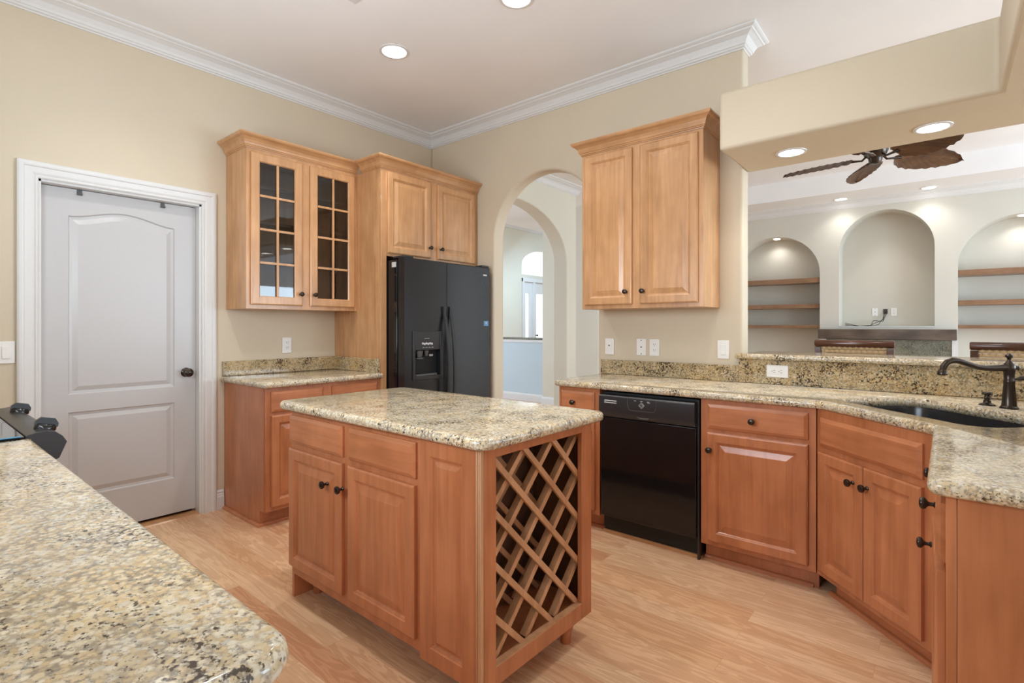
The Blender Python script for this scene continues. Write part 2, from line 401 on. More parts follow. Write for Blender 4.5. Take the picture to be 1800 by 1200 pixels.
# back wall with arched opening
ax0, ax1 = .826, 1.862; acx = (ax0+ax1)/2; ar = (ax1-ax0)/2
outl = [(-.0, 0), (ax0, 0)]+[p for p in arc(acx, 2.005, ar, .515, pi, 0, 28)]+[(ax1, 0), (2.89, 0), (2.89, H), (0, H)]
o = MB().prism(outl, 0, .125, 'y').build('wall_back', 'wall', bevel=.018, seg=3, ang=50); struct(o, 'beige back wall with arched opening', 'wall')
# pony wall under the raised ledge
mb = MB(); mb.box(2.89, 4.56, .0, .125, 0, 1.06); mb.box(4.44, 4.56, -1.86, 0, 0, 1.06)
struct(mb.build('wall_pony', 'wall'), 'low wall behind the sink counter', 'wall')
# near wall behind the near counter; its window opening is added for fill light
mb = MB(); mb.box(-.12, 1.6, -3.92, -3.78, 0, H); mb.box(3.2, 3.32, -3.92, -3.78, 0, H); mb.box(1.6, 3.2, -3.92, -3.78, 0, 1.15); mb.box(1.6, 3.2, -3.92, -3.78, 2.25, H)
struct(mb.build('wall_near', 'wall'), 'beige wall behind the range', 'wall')
struct(MB().box(3.2, 9, -5.3, -5.15, 0, H).build('added_wall_behind', 'wall'), 'added beige wall blocking light behind the camera', 'wall')  # unseen wall added to keep light off the peninsula end panel
struct(MB().box(3.2, 3.32, -5.15, -3.92, 0, H).build('added_wall_return', 'wall'), 'added beige wall return blocking light behind the camera', 'wall')  # unseen return added to close the gap beside that wall
# soffit beams
mb = MB(); mb.prism([(2.885, .125), (2.885, -.43), (4.035, -.43), (4.035, -3.78), (4.62, -3.78), (4.62, .125)], 2.24, 2.565)
struct(mb.build('wall_soffit', 'wall', bevel=.02, seg=3), 'beige dropped soffit beam with recessed lights', 'soffit')
struct(MB().box(4.03, 4.62, -3.92, -3.78, 0, 2.565).build('wall_pier', 'wall'), 'beige pier carrying the soffit beam', 'wall')
# ceiling with tray in the living room
TX0, TX1, TY0, TY1, TH = .7, 7.6, 1.5, 4.96, 3.36
mb = MB()
mb.box(-.12, 9, -7, TY0, H, H+.3); mb.box(-.12, 9, TY1, 10, H, H+.3); mb.box(-.12, TX0, TY0, TY1, H, H+.3); mb.box(TX1, 9, TY0, TY1, H, H+.3)
mb.box(TX0-.05, TX1+.05, TY0-.05, TY1+.05, TH, TH+.05)
mb.box(-2.2, -.12, -7, 10, H, H+.3)
struct(mb.build('ceiling', 'ceil'), 'smooth white ceiling with tray over the living room', 'ceiling')
# room crown mouldings
CR = [(0, 2.983), (.006, 2.983), (.008, 2.990), (.018, 2.994), (.020, 3.004), (.026, 3.008), (.030, 3.022), (.044, 3.046), (.068, 3.060), (.076, 3.063), (.080, 3.070), (.090, 3.074), (.098, 3.080), (.100, H), (0, H)]
def crown(name, path, side, label): struct(MB().sweep(path, CR, side).build(name, 'trim'), label, 'crown moulding')
crown('trim_1', [(0, -3.78), (0, 0), (2.888, 0), (2.888, .125), (0, .125)], -1, 'white crown moulding of the kitchen')
crown('trim_2', [(9, 5.65), (-1.9, 5.65)], 1, 'white crown moulding of the living room')
# living far wall with three arched niches
FY, ND = 5.65, .36
mb = MB()
def spandrel(x0, x1, zs, rz):
    cx = (x0+x1)/2; mb.prism([(x0, H)]+arc(cx, zs, (x1-x0)/2, rz, pi, 0, 28)+[(x1, H)], FY, FY+ND, 'y')
for a, b2 in ((-1.9, 1.13), (2.39, 2.64), (3.743, 3.982), (5.24, 9)): mb.box(a, b2, FY, FY+ND, 0, H)
spandrel(1.13, 2.39, 2.07, .60); spandrel(2.64, 3.743, 2.36, .55); spandrel(3.982, 5.24, 2.07, .60)
mb.box(2.64, 3.743, FY, FY+ND, 0, 1.25); mb.box(-1.9, 9, FY+ND, FY+ND+.1, 0, H)
struct(mb.build('wall_living', 'living'), 'beige living room wall with three arched niches', 'wall')
# hall: wall with wide arch continuing the left wall line
mb = MB(); x1h, x0h = .09, -.12
outl = [(.14, 0), (.215, 0)]+arc(1.222, 2.08, 1.008, .64, pi, 0, 32)+[(2.23, 0), (2.46, 0), (2.46, H), (.14, H)]
o = MB().prism(outl, x0h, x1h, 'x').build('wall_hall', 'hall', bevel=.012, seg=2, ang=50); struct(o, 'pale hall wall with wide arch', 'wall')
crown('trim_3', [(.09, .125), (.09, 2.46), (-.12, 2.46)], -1, 'white crown moulding of the hall')
# foyer column, half wall, far door wall
struct(MB().box(-1.13, -.12, 3.36, 3.5, 0, 4.0).build('wall_foyer', 'hall'), 'pale wall between hall and foyer', 'wall')
hw = thing('half_wall', 'half wall with painted-in blue daylight and grey granite cap seen through the arch', 'half wall', (-2.3, 3.5, 0))
MB().box(-1.4, 1.15, 0, .12, 0, 1.035).build('wall_panel', 'daylit_wall', hw)
MB().box(-1.42, 1.17, -.012, .13, .985, 1.035).build('cap_trim', 'trim', hw, .003)
MB().box(-1.43, 1.185, -.03, .15, 1.036, 1.066).build('granite_cap', 'granite_g', hw, .006)
struct(MB().sweep([(-3.7, 3.5), (-1.13, 3.5), (-1.13, 3.36), (-.12, 3.36)], [(0, 0), (.014, 0), (.014, .10), (.008, .125), (0, .13)], -1).build('baseboard_foyer', 'trim'), 'white baseboard in the foyer', 'baseboard')
FX = -4.3
mb = MB()
for a, b2, c2, d in ((3.6, 6.78, 0, 4.2), (9.0, 11, 0, 4.2), (6.78, 9.0, 3.0, 4.2)): pass
mb.box(FX-.12, FX, 3.0, 6.79, 0, 4.2); mb.box(FX-.12, FX, 8.9, 11, 0, 4.2); mb.box(FX-.12, FX, 6.79, 8.9, 2.47, 2.56)
mb.prism([(6.79, 4.2)]+arc(7.845, 2.80, 1.055, .42, pi, 0, 24)+[(8.9, 4.2)], FX-.12, FX, 'x')
struct(mb.build('wall_front', 'hall'), 'pale entry wall with arched transom', 'wall')
struct(MB().box(-6, -.3, 10, 10.1, 0, 4.2).build('wall_entry_side', 'hall'), 'pale side wall of the entry', 'wall')
struct(MB().box(-6, -2.2, 3.0, 11, 3.78, 3.85).build('ceiling_foyer', 'ceil'), 'white foyer ceiling', 'ceiling')
struct(MB().sweep([(FX, 3.0), (FX, 10)], [(0, 3.64), (.02, 3.65), (.05, 3.70), (.12, 3.75), (.13, 3.78), (0, 3.78)], -1).build('trim_4', 'trim'), 'white crown moulding of the foyer', 'crown moulding')
d2 = thing('door_2', 'white front entry door with tall glass lights far beyond the arch', 'door', (FX, 6.8, 0)); d2['kind'] = 'structure'
mb = MB()
for a, b2 in ((0, .07), (.44, .52), (1.46, 1.54), (2.0, 2.08)): mb.box(-.1, .03, a, b2, 0, 2.46)
mb.box(-.1, .035, 0, 2.08, 2.38, 2.47); mb.build('door_frame', 'trim', d2)
for nm, a, b2 in (('sidelight', .07, .44), ('door_panel', .52, 1.46), ('sidelight', 1.54, 2.0)):
    mb = MB(); mb.box(-.06, -.02, a, a+.10, 0, 2.38); mb.box(-.06, -.02, b2-.12, b2, 0, 2.38); mb.box(-.06, -.02, a+.1, b2-.12, 0, .35); mb.box(-.06, -.02, a+.1, b2-.12, 2.09, 2.38)
    p_ = mb.build(nm, 'trim', d2)
    if nm == 'door_panel': MB().lathe([(.02, 0), (.02, .01), (.008, .02), (.02, .05), (.028, .065), (.015, .085), (.0001, .09)], (-.02, a+.06, 1.02), (1, 0, 0), 14).build('door_knob', 'bronze', p_)
# baseboards in kitchen
BB = [(0, 0), (.016, 0), (.016, .085), (.013, .092), (.013, .103), (.009, .108), (.010, .118), (.006, .128), (0, .130)]
struct(MB().sweep([(0, -1.955), (0, -1.905)], BB, -1).build('baseboard_left', 'trim'), 'short white baseboard beside the pantry door', 'baseboard')
struct(MB().sweep([(.09, 2.23), (.09, 2.46)], BB, -1).build('baseboard_hall', 'trim'), 'white baseboard in the hall', 'baseboard')
struct(MB().sweep([(.09, .15), (.09, .215)], BB, -1).build('baseboard_hall_near', 'trim'), 'white baseboard at the near side of the hall arch', 'baseboard')

# ------------------------------------------------------------------ pantry door (door_1)
d1 = thing('door_1', 'white two-panel pantry door with arched top panel', 'door', (0, 0, 0)); d1['kind'] = 'structure'
ya, yb, zt = -2.868, -2.045, 2.078   # casing inner
# casing profile swept around the opening (in the y-z plane)
prof = [(0, 0), (0, .012), (.006, .017), (.012, .017), (.018, .012), (.024, .016), (.030, .018), (.058, .020), (.062, .025), (.070, .027), (.080, .026), (.088, .022), (.090, .016), (.090, 0)]
rings = []
for (py, pz, sy, sz) in ((ya, 0, -1, 0), (ya, zt, -1, 1), (yb, zt, 1, 1), (yb, 0, 1, 0)):
    rings.append([(x, py+sy*o, pz+sz*o) for o, x in prof])
MB().loft(rings).build('casing', 'trim', d1)
mb = MB(); mb.box(-.12, .0, ya, ya+.012, 0, zt); mb.box(-.12, .0, yb-.012, yb, 0, zt); mb.box(-.12, .0, ya, yb, zt-.012, zt)
mb.box(-.115, -.098, ya+.012, ya+.024, 0, zt-.012); mb.box(-.115, -.098, yb-.024, yb-.012, 0, zt-.012); mb.box(-.115, -.098, ya+.024, yb-.024, zt-.03, zt-.012)
mb.build('jamb', 'trim', d1)
sx = -.062; sa, sb = ya+.014, yb-.014
slab_d = MB()
slab_d.box(sx-.035, sx-.012, sa, sb, .028, zt-.016)
# face built as a skin with two moulded panels: rings per panel, joined to the frame by strips
def moulded(mb, top, y0, y1, z0, z1, rise):
    n = 24
    def ring(o, d):
        pts = [(y0+o, z0+o), (y1-o, z0+o)]
        for i in range(n+1):
            u = 1-i/n; yy = y0+o+(y1-y0-2*o)*u; s = (1-cos(2*pi*u))/2
            s = s**.9 if rise else 0
            pts.append((yy, z1-o+rise*s))
        return [(sx+d, p[0], p[1]) for p in pts]
    R = [ring(0, 0), ring(.006, -.009), ring(.020, -.011), ring(.040, -.004), ring(.046, -.002)]
    mb.loft(R, True, False, True); return ring(0, 0)
pu = (sa+.125, sb-.125)
r_up = moulded(slab_d, True, pu[0], pu[1], .862, 1.905, .05)
r_lo = moulded(slab_d, False, pu[0], pu[1], .258, .758, 0)
loops = [[Vector((a, b2, 0)) for a, b2 in ((sa, .028), (sb, .028), (sb, zt-.016), (sa, zt-.016))], [Vector((p[1], p[2], 0)) for p in r_up], [Vector((p[1], p[2], 0)) for p in r_lo]]
flat = [(sx, p.x, p.y) for lp in loops for p in lp]
slab_d.add(flat, tessellate_polygon(loops))
for (p, q) in (((sa, .028), (sb, .028)), ((sb, .028), (sb, zt-.016)), ((sb, zt-.016), (sa, zt-.016)), ((sa, zt-.016), (sa, .028))):
    slab_d.add([(sx, *p), (sx, *q), (sx-.012, *q), (sx-.012, *p)], [(0, 1, 2, 3)])
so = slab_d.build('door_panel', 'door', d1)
bm = bmesh.new(); bm.from_mesh(so.data); bmesh.ops.remove_doubles(bm, verts=bm.verts[:], dist=1e-5); bmesh.ops.recalc_face_normals(bm, faces=bm.faces[:]); bm.to_mesh(so.data); bm.free()
MB().lathe([(.030, 0), (.031, .004), (.027, .008), (.012, .011), (.010, .030), (.016, .036), (.027, .045), (.0295, .056), (.026, .066), (.014, .072), (.0001, .073)], (sx, -2.118, .952), (1, 0, 0), 24).build('door_knob', 'bronze', d1)
for yy in (-2.677, -2.253):
    mb = MB(); mb.box(sx, sx+.003, yy-.012, yy+.012, 2.03, 2.062); mb.box(sx, sx+.016, yy-.012, yy+.012, 2.03, 2.033); mb.box(sx+.013, sx+.016, yy-.012, yy+.012, 2.03, 2.042)
    o = mb.build('door_hook', 'greyplastic', d1, .001); o['label'] = 'small grey over-the-door hook'
MB().prism([(-.10, 0), (.012, 0), (.004, .008), (-.10, .010)], ya+.012, yb-.012, 'y').build('threshold', 'wx', d1)
struct(MB().box(-1.2, -.13, -3.3, -1.5, 0, 2.6).build('wall_pantry', 'void'), 'dark pantry behind the door', 'wall')

# ================================================================== LEFT WALL CABINETS (rotated: front faces +x, local x -> world +y)
R90 = pi/2
bl = thing('base_cabinet', 'wood base cabinet with two drawers between pantry door and refrigerator', 'cabinet', (0.003, -1.898, 0), R90)
bw = .850
base_body(bl, bw, .61); MB().box(0, bw, -.61, -.59, .1, .876).build('face_frame', 'wz', bl, .0015, 1)
mb = MB().prism([(-.003, 0), (-.535, 0), (-.535, .1), (-.592, .1), (-.592, .876), (-.003, .876)], -.004, .002, 'x'); mb.build('side_panel', 'wz', bl)
drawer(bl, .031, .387, .722, .852, -.61); drawer(bl, .451, .824, .722, .852, -.61)
raised(bl, .031, .387, .127, .700, -.61); raised(bl, .451, .824, .127, .700, -.61)
shoe(bl, [(-.005, -.004), (-.005, -.536), (bw, -.536)], -1)
ctl = thing('countertop', 'granite countertop with backsplash left of the refrigerator', 'countertop', (0, 0, 0))
slab(fillet([(.002, -1.048), (.002, -1.93), (.652, -1.93), (.652, -1.048)], [0, 0, .02, 0], 5), .876, .914, parent=ctl)
MB().box(.002, .022, -1.914, -1.05, .9145, 1.017).build('backsplash', 'granite_v', ctl, .002)
MB().box(.0225, .615, -1.068, -1.048, .9145, 1.017).build('backsplash', 'granite_v', ctl, .002)
# glass-door wall cabinet
gc = thing('glass_door_wall_cabinet', 'wall cabinet with two eight-pane glass doors above the left counter', 'cabinet', (0.003, -1.888, 0), R90)
gw = .840; zb, ztp = 1.378, 2.443
mb = MB(); mb.box(0, .018, -.295, 0, zb, ztp); mb.box(gw-.018, gw, -.295, 0, zb, ztp); mb.box(.018, gw-.018, -.295, 0, zb, zb+.018); mb.box(.018, gw-.018, -.295, 0, ztp-.018, ztp); mb.box(.018, gw-.018, -.008, 0, zb+.018, ztp-.018)
mb.build('carcass', 'wz', gc)
mb = MB()
for a, b2 in ((0, .040), (.376, .452), (gw-.04, gw)): mb.box(a, b2, -.314, -.2952, zb, ztp)
for a, b2 in ((.040, .376), (.452, gw-.04)): mb.box(a, b2, -.314, -.2952, zb, zb+.045); mb.box(a, b2, -.314, -.2952, ztp-.045, ztp)
mb.build('face_frame', 'wz', gc)
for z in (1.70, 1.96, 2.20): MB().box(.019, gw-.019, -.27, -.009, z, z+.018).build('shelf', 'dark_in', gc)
glassdoor(gc, .026, .384, 1.405, 2.418, -.314, (.364, 1.487)); glassdoor(gc, .444, .812, 1.405, 2.418, -.314, (.468, 1.487))
cab_crown(gc, [(0, -.005), (0, -.314), (gw-.001, -.314)], ztp, -1)
# refrigerator cabinet with tall side panel
fc = thing('refrigerator_cabinet', 'wall cabinet above the refrigerator with full-height wood side panel', 'cabinet', (0.003, -1.046, 0), R90)
fw_ = 1.040
MB().box(0, .019, -.60, 0, 0, 2.443).build('side_panel', 'wz', fc, .001, 1)
MB().box(.019, fw_, -.60, 0, 1.79, 2.443).build('carcass', 'wz', fc)
mb = MB(); mb.box(0, .052, -.62, -.6005, 0, 2.443); mb.box(.052, fw_, -.62, -.6005, 1.79, 2.443); mb.build('face_frame', 'wz', fc, .0015, 1)
raised(fc, .054, .480, 1.812, 2.425, -.62, kn=(.458, 1.893)); raised(fc, .556, 1.000, 1.812, 2.425, -.62, kn=(.580, 1.893))
cab_crown(fc, [(0, -.38), (0, -.62), (fw_, -.62)], 2.443, -1)

# ------------------------------------------------------------------ refrigerator
fr_ = thing('refrigerator', 'black side-by-side refrigerator with ice and water dispenser', 'refrigerator', (0.02, -.985, 0), R90)
FW = .935
MB().box(0, FW, -.715, 0, .02, 1.755).build('cabinet_body', 'blackgloss', fr_, .004)
MB().box(.01, FW-.01, -.75, -.716, .0, .07).build('toe_grille', 'black', fr_, .003)
FD0, FD1 = -.80, -.728; GX = .420; DZ0, DZ1 = .075, 1.765
fd = MB()
dx0, dx1, dz0, dz1 = .100, .350, .885, 1.080
fd.box(.002, GX-.003, FD1-.03, FD1, DZ0, DZ1)
for a in ((.002, dx0, DZ0, DZ1), (dx1, GX-.003, DZ0, DZ1), (dx0, dx1, DZ0, dz0), (dx0, dx1, dz1, DZ1)): fd.box(a[0], a[1], FD0, FD1-.03, a[2], a[3])
fdo = fd.build('freezer_door', 'fridge', fr_)
MB().box(GX+.003, FW-.002, FD0, FD1, DZ0, DZ1).build('refrigerator_door', 'fridge', fr_, .008, 3)
for x in (.05, FW-.05): MB().box(x-.045, x+.045, -.79, -.66, 1.7655, 1.782).build('hinge_cap', 'black', fr_, .004)
for x in (GX-.032, GX+.032):
    path = []; n = 22
    for i in range(n+1):
        u = i/n; z = 1.40-u*1.02; bow = sin(pi*min(1, max(0, (u-.05)/.9)))**.7
        path.append((x, FD0-.012-.050*bow, z))
    mb = MB(); rings = []
    for (px_, py_, pz_) in path: rings.append([(px_-.011, py_-.006, pz_), (px_+.011, py_-.006, pz_), (px_+.013, py_+.006, pz_), (px_-.013, py_+.006, pz_)])
    mb.loft(rings); mb.box(x-.012, x+.012, FD0-.02, FD0, 1.375, 1.415); mb.box(x-.012, x+.012, FD0-.02, FD0, .37, .41); mb.sm = True
    mb.build('handle', 'black', fr_)
dp = MB()
y_f = FD0-.008
for a in ((.075, .100, .855, 1.222), (.350, .378, .855, 1.222), (.100, .350, .855, .885), (.100, .350, 1.080, 1.222)): dp.box(a[0], a[1], y_f, FD0-.0005, a[2], a[3])
dpo = dp.build('dispenser_panel', 'black', fr_, .003)
MB().box(.185, .235, y_f-.001, y_f, 1.166, 1.168).build('control_caption', 'print', dpo); mb = MB()
for k in range(6): mb.lathe([(.009, 0), (.009, .001)], (.170+k*.018, y_f, 1.130-.004*(k % 2)), (0, -1, 0), 10)
for k in range(4): mb.box(.168+k*.030, .184+k*.030, y_f-.001, y_f, 1.098, 1.101)
mb.build('control_icons', 'print', dpo)
mb = MB(); mb.box(dx0, dx1, FD1-.0312, FD1-.030, dz0, dz1); mb.build('recess', 'void', fr_)
mb = MB(); mb.lathe([(.018, 0), (.026, .02), (.03, .05)], (.155, FD1-.055, 1.025), (0, 0, 1), 14); mb.lathe([(.012, 0), (.018, .03), (.02, .04)], (.225, FD1-.055, 1.035), (0, 0, 1), 14)
mb.lathe([(.02, -.003), (.034, 0), (.034, .006)], (.155, FD1-.055, 1.016), (0, 0, 1), 14)
mb.build('spouts', 'greyplastic', fr_)
MB().prism([(dx0, FD1-.03), (dx1, FD1-.03), (dx1-.02, FD0+.01), (dx0+.02, FD0+.01)], dz0, dz0+.012).build('drip_tray', 'greyplastic', fr_)
o = MB().box(.275, .312, FD1-.0325, FD1-.031, 1.028, 1.043).build('sticker', 'print', fr_); o['label'] = 'small pale sticker inside the dispenser'
o = MB().box(FW-.090, FW-.045, FD0-.0012, FD0, 1.69, 1.703).build('badge', 'print', fr_); o['label'] = 'small silver maker badge'
o = MB().box(FW-.082, FW-.025, FD0-.0012, FD0, 1.262, 1.305).build('sticker', 'bluesticker', fr_); o['label'] = 'small blue square sticker'
MB().box(FW-.060, FW-.047, FD0-.0016, FD0-.0012, 1.276, 1.297).build('sticker_mark', 'print', o)
o = MB().box(-.001, 0, -.705, -.655, 1.700, 1.738).build('label_tag', 'print', fr_); o['label'] = 'white paper label on the side'

# ================================================================== BACK WALL CABINETS (front faces -y)
rc = thing('wall_cabinet', 'two-door wood wall cabinet between the archway and the soffit', 'cabinet', (1.905, -.003, 0), 0)
rw = .845
MB().box(0, rw, -.27, 0, 1.378, 2.443).build('carcass', 'wz', rc, .001, 1)
MB().box(0, rw, -.29, -.2705, 1.378, 2.443).build('face_frame', 'wz', rc, .0015, 1)
raised(rc, .028, .386, 1.405, 2.425, -.29, kn=(.350, 1.486)); raised(rc, .442, .816, 1.405, 2.425, -.29, kn=(.469, 1.486))
cab_crown(rc, [(0, -.003), (0, -.29), (rw, -.29), (rw, -.003)], 2.443, -1)

nb = thing('base_cabinet', 'narrow one-drawer wood base cabinet at the archway end left of the dishwasher', 'cabinet', (1.930, -.003, 0), 0)
base_body(nb, .300, .607); MB().box(0, .300, -.607, -.587, .1, .876).build('face_frame', 'wz', nb, .0015, 1)
drawer(nb, .018, .268, .722, .852, -.607, kn=(.126, .784)); raised(nb, .018, .268, .127, .700, -.607, kn=(.245, .61))
shoe(nb, [(0, -.533), (.30, -.533)], -1)
mb_ = thing('base_cabinet', 'one-drawer one-door wood base cabinet right of the dishwasher', 'cabinet', (2.850, -.003, 0), 0)
base_body(mb_, .543, .607); MB().box(0, .543, -.607, -.587, .1, .876).build('face_frame', 'wz', mb_, .0015, 1)
drawer(mb_, .037, .510, .722, .850, -.607, kn=(.266, .785)); raised(mb_, .037, .510, .127, .700, -.607, kn=(.055, .612))
shoe(mb_, [(0, -.533), (.52, -.533)], -1)
# dishwasher
dw = thing('dishwasher', 'gloss black built-in dishwasher under the counter', 'dishwasher', (2.236, -.003, 0), 0)
DWW = .606
MB().box(.004, DWW-.004, -.57, 0, .03, .86).build('tub', 'void', dw)
MB().box(.006, DWW-.016, -.615, -.571, .115, .712).build('door_panel', 'blackgloss', dw, .004)
cp = MB()
cp.prism([(-.571, .716), (-.618, .716), (-.626, .724), (-.640, .755), (-.638, .842), (-.630, .850), (-.571, .850)], .006, DWW-.016, 'x'); cpo = cp.build('control_panel', 'black', dw, .002)
mb = MB(); n = 14
pth = [(.195, .845), (.197, .80)]+[(.215+.012*cos(pi+pi/2*k/5), .793+.014*sin(pi+pi/2*k/5)-.006) for k in range(6)]
pth += [(.355+.012*cos(-pi/2+pi/2*k/5), .793+.014*sin(-pi/2+pi/2*k/5)-.006) for k in range(6)]+[(.373, .80), (.375, .842)]
mb.tube([(a, -.6395, b2) for a, b2 in pth], .0009, 6); mb.build('display_outline', 'greyplastic', cpo)
mb = MB(); cxd, czd = .285, .806
dia = [(cxd+.017*cos(pi/2*k), czd+.017*sin(pi/2*k)) for k in range(5)]
mb.tube([(a, -.6402, b2) for a, b2 in dia], .0011, 6)
dia = [(cxd+.009*cos(pi/2*k), czd+.009*sin(pi/2*k)) for k in range(5)]
mb.tube([(a, -.6402, b2) for a, b2 in dia], .0008, 6)
for x in (.245, .285, .325): mb.box(x-.007, x+.007, -.6405, -.6395, .829, .831)
mb.box(.322, .338, -.6405, -.6395, .824, .8265)
mb.build('start_button', 'print', cpo)
mb = MB()
for z in (.806, .818): mb.box(.045, .125, -.6408, -.639, z-.003, z+.002)
mb.build('vent_slots', 'print', cpo)
mb = MB()
pth = [(.205+.17*k/12, -.620-.010*sin(pi*k/12), .752-.022*sin(pi*k/12)) for k in range(13)]
mb.tube(pth, [.001+.003*sin(pi*k/12) for k in range(13)], 8); mb.build('handle', 'greyplastic', cpo)
mb = MB(); mb.box(.008, DWW-.018, -.560, -.5505, .0, .112); mb.box(DWW-.014, DWW-.003, -.600, -.57, 0.0, .86); mb.build('toe_kick', 'black', dw)
MB().box(.0, DWW, -.575, -.5605, 0, .014).build('floor_strip', 'wx', dw)

# diagonal sink base
S2 = sqrt(.5)
dg = thing('corner_sink_base_cabinet', 'diagonal corner wood sink cabinet with false drawer and two doors', 'cabinet', (3.3965, -.612, 0), -pi/4)
# local x along the diagonal, face at local y = 0; body lies behind
DWD = .655
tri = lambda a: [(0+a, .02), (DWD-a, .02), (DWD-a, .35), (DWD/2+.2, .62), (DWD/2-.2, .62), (a, .35)]
MB().prism([(.002, .02), (DWD-.002, .02), (DWD-.05, .40), (.05, .40)], .1, .70).build('carcass', 'wz', dg)
MB().prism([(.03, .075), (DWD-.03, .075), (DWD-.06, .40), (.06, .40)], 0, .0995).build('toe_kick', 'wx', dg)
MB().box(.0, DWD, 0, .0195, .1, .876).build('face_frame', 'wz', dg, .0015, 1)
drawer(dg, .033, .575, .708, .838, 0, name='false_drawer')
raised(dg, .026, .298, .127, .680, 0, kn=(.252, .602)); raised(dg, .302, .575, .127, .680, 0, kn=(.330, .602))
shoe(dg, [(.0, .074), (DWD, .074)], -1)
# peninsula cabinets (front faces -x; local x -> world -y)
pn = thing('base_cabinet', 'narrow wood drawer base beside the corner sink cabinet', 'cabinet', (4.437, -1.085, 0), -R90)
PD = 4.437-3.862
MB().box(0, .265, -PD+.02, 0, .1, .874).build('carcass', 'wz', pn)
MB().box(0, .265, -PD+.075, 0, 0, .0995).build('toe_kick', 'wx', pn)
MB().box(0.0, .265, -PD, -PD+.0195, .1, .874).build('face_frame', 'wz', pn)
drawer(pn, .055, .255, .722, .850, -PD, kn=(.165, .787)); raised(pn, .055, .255, .127, .700, -PD, fr=.05)
pw = thing('base_cabinet', 'wood base cabinet with ajar door at the end of the sink peninsula', 'cabinet', (4.437, -1.352, 0), -R90)
PW = .508
MB().box(0, PW-.006, -PD+.02, 0, .1, .874).build('carcass', 'wz', pw)
MB().box(0, PW-.006, -PD+.075, 0, 0, .0995).build('toe_kick', 'wx', pw)
MB().box(0, PW, -PD, -PD+.0195, .1, .874).build('face_frame', 'wz', pw, .001, 1)
MB().box(PW-.0058, PW-.001, -PD+.0205, 0, 0, .874).build('end_panel', 'wz', pw)
drawer(pw, .028, PW-.020, .712, .850, -PD, kn=(.270, .785))
o = raised(pw, -(PW-.048), 0, .127, .690, 0, kn=(-(PW-.048)+.035, .61)); o.location = (PW-.020, -PD-.001, 0); o.rotation_euler = (0, 0, radians(1.6))
# ------------------------------------------------------------------ big granite counter with sink
su, sv = S2, S2
def uv(u, v): return (u*S2+v*S2, -u*S2+v*S2)
hole_l = fillet([(2.80, 2.068), (3.52, 2.068), (3.52, 2.500), (2.80, 2.500)], [.09, .09, .16, .10], 8)
hole = [uv(*p) for p in hole_l]
ctr = thing('countertop', 'long granite countertop with corner sink and tall backsplash', 'countertop')
outer = fillet([(1.90, -.002), (1.90, -.645), (3.413, -.645), (3.828, -1.060), (3.828, -1.893), (4.437, -1.893), (4.437, -.002)], [0, .035, .10, .02, .03, 0, 0], 5)
slab(outer, .876, .914, hole=hole, parent=ctr)
MB().box(1.895, 2.872, -.0225, -.002, .9145, 1.017).build('backsplash', 'granite_v', ctr, .002)
MB().box(2.8725, 4.437, -.0225, -.002, .9145, 1.0595).build('backsplash', 'granite_v', ctr, .002)
MB().box(4.415, 4.437, -1.86, -.0228, .9145, 1.0595).build('backsplash', 'granite_v', ctr, .002)
lg = thing('granite_ledge', 'raised granite bar ledge on the low wall behind the sink', 'ledge')
lo = fillet([(2.855, -.06), (4.375, -.06), (4.375, -1.90), (4.85, -1.90), (4.85, .36), (2.895, .36), (2.895, .126), (2.893, .0), (2.855, -.003)], [.015, 0, .03, .03, .05, .03, 0, 0, 0], 4)
slab(lo, 1.0605, 1.094, r=.014, parent=lg)
# sink bowl
sk = thing('undermount_sink', 'black undermount corner sink', 'sink')
def hr(o, z): return [(*uv(*p), z) for p in inset(hole_l, o)]
mb = MB(); mb.loft([hr(-.018, .8755), hr(.004, .8755), hr(.008, .86), hr(.018, .74), hr(.035, .715), hr(.12, .705)], True, False, True); mb.sm = True
mb.build('bowl', 'sink', sk)
MB().lathe([(.0001, .004), (.03, .004), (.043, .001), (.045, -.002)], (*uv(3.16, 2.30), .706), (0, 0, 1), 24).build('drain', 'bronze', sk)
# faucet
fb = Vector((4.067, -.382, .9145))
fa = thing('faucet', 'dark bronze faucet with long curved spout behind the sink', 'faucet', fb)
MB().lathe([(.031, 0), (.031, .006), (.026, .010), (.0245, .014), (.0225, .05), (.0185, .105), (.0195, .112), (.0195, .118), (.0175, .122), (.0185, .150), (.0205, .160), (.021, .172), (.018, .188), (.010, .198), (.006, .205), (.0075, .212), (.0135, .218), (.014, .224), (.008, .228), (.006, .231), (.0001, .233)], (0, 0, 0), (0, 0, 1), 28).build('body', 'bronze', fa)
dv = Vector((-.769, -.639, 0))
P_ = [(.015, .172), (.06, .170), (.10, .170), (.14, .176), (.18, .190), (.215, .201), (.24, .203), (.262, .195), (.276, .178), (.281, .160)]
mb = MB().tube([dv*a+Vector((0, 0, b2)) for a, b2 in P_], [.0145, .0140, .0112, .0112, .0115, .0122, .0125, .0125, .0122, .0118], 14)
mb.lathe([(.013, 0), (.018, .003), (.0185, .014), (.016, .018), (.012, .024)], dv*.2815+Vector((0, 0, .140)), (0, 0, 1), 20)
mb.build('spout', 'bronze', fa)
MB().tube([-dv*.015+Vector((0, 0, .170)), -dv*.030+Vector((0, 0, .170)), -dv*.036+Vector((0, 0, .171)), -dv*.044+Vector((0, 0, .172)), -dv*.05+Vector((0, 0, .172))], [.009, .006, .009, .005, .002], 12).build('finial', 'bronze', fa)
MB().tube([-dv*.016+Vector((0, 0, .124)), -dv*.03+Vector((0, 0, .124)), -dv*.045+Vector((0, 0, .126)), -dv*.08+Vector((0, 0, .130)), -dv*.10+Vector((0, 0, .131)), -dv*.108+Vector((0, 0, .131))], [.005, .005, .009, .013, .008, .002], 12).build('lever', 'bronze', fa)
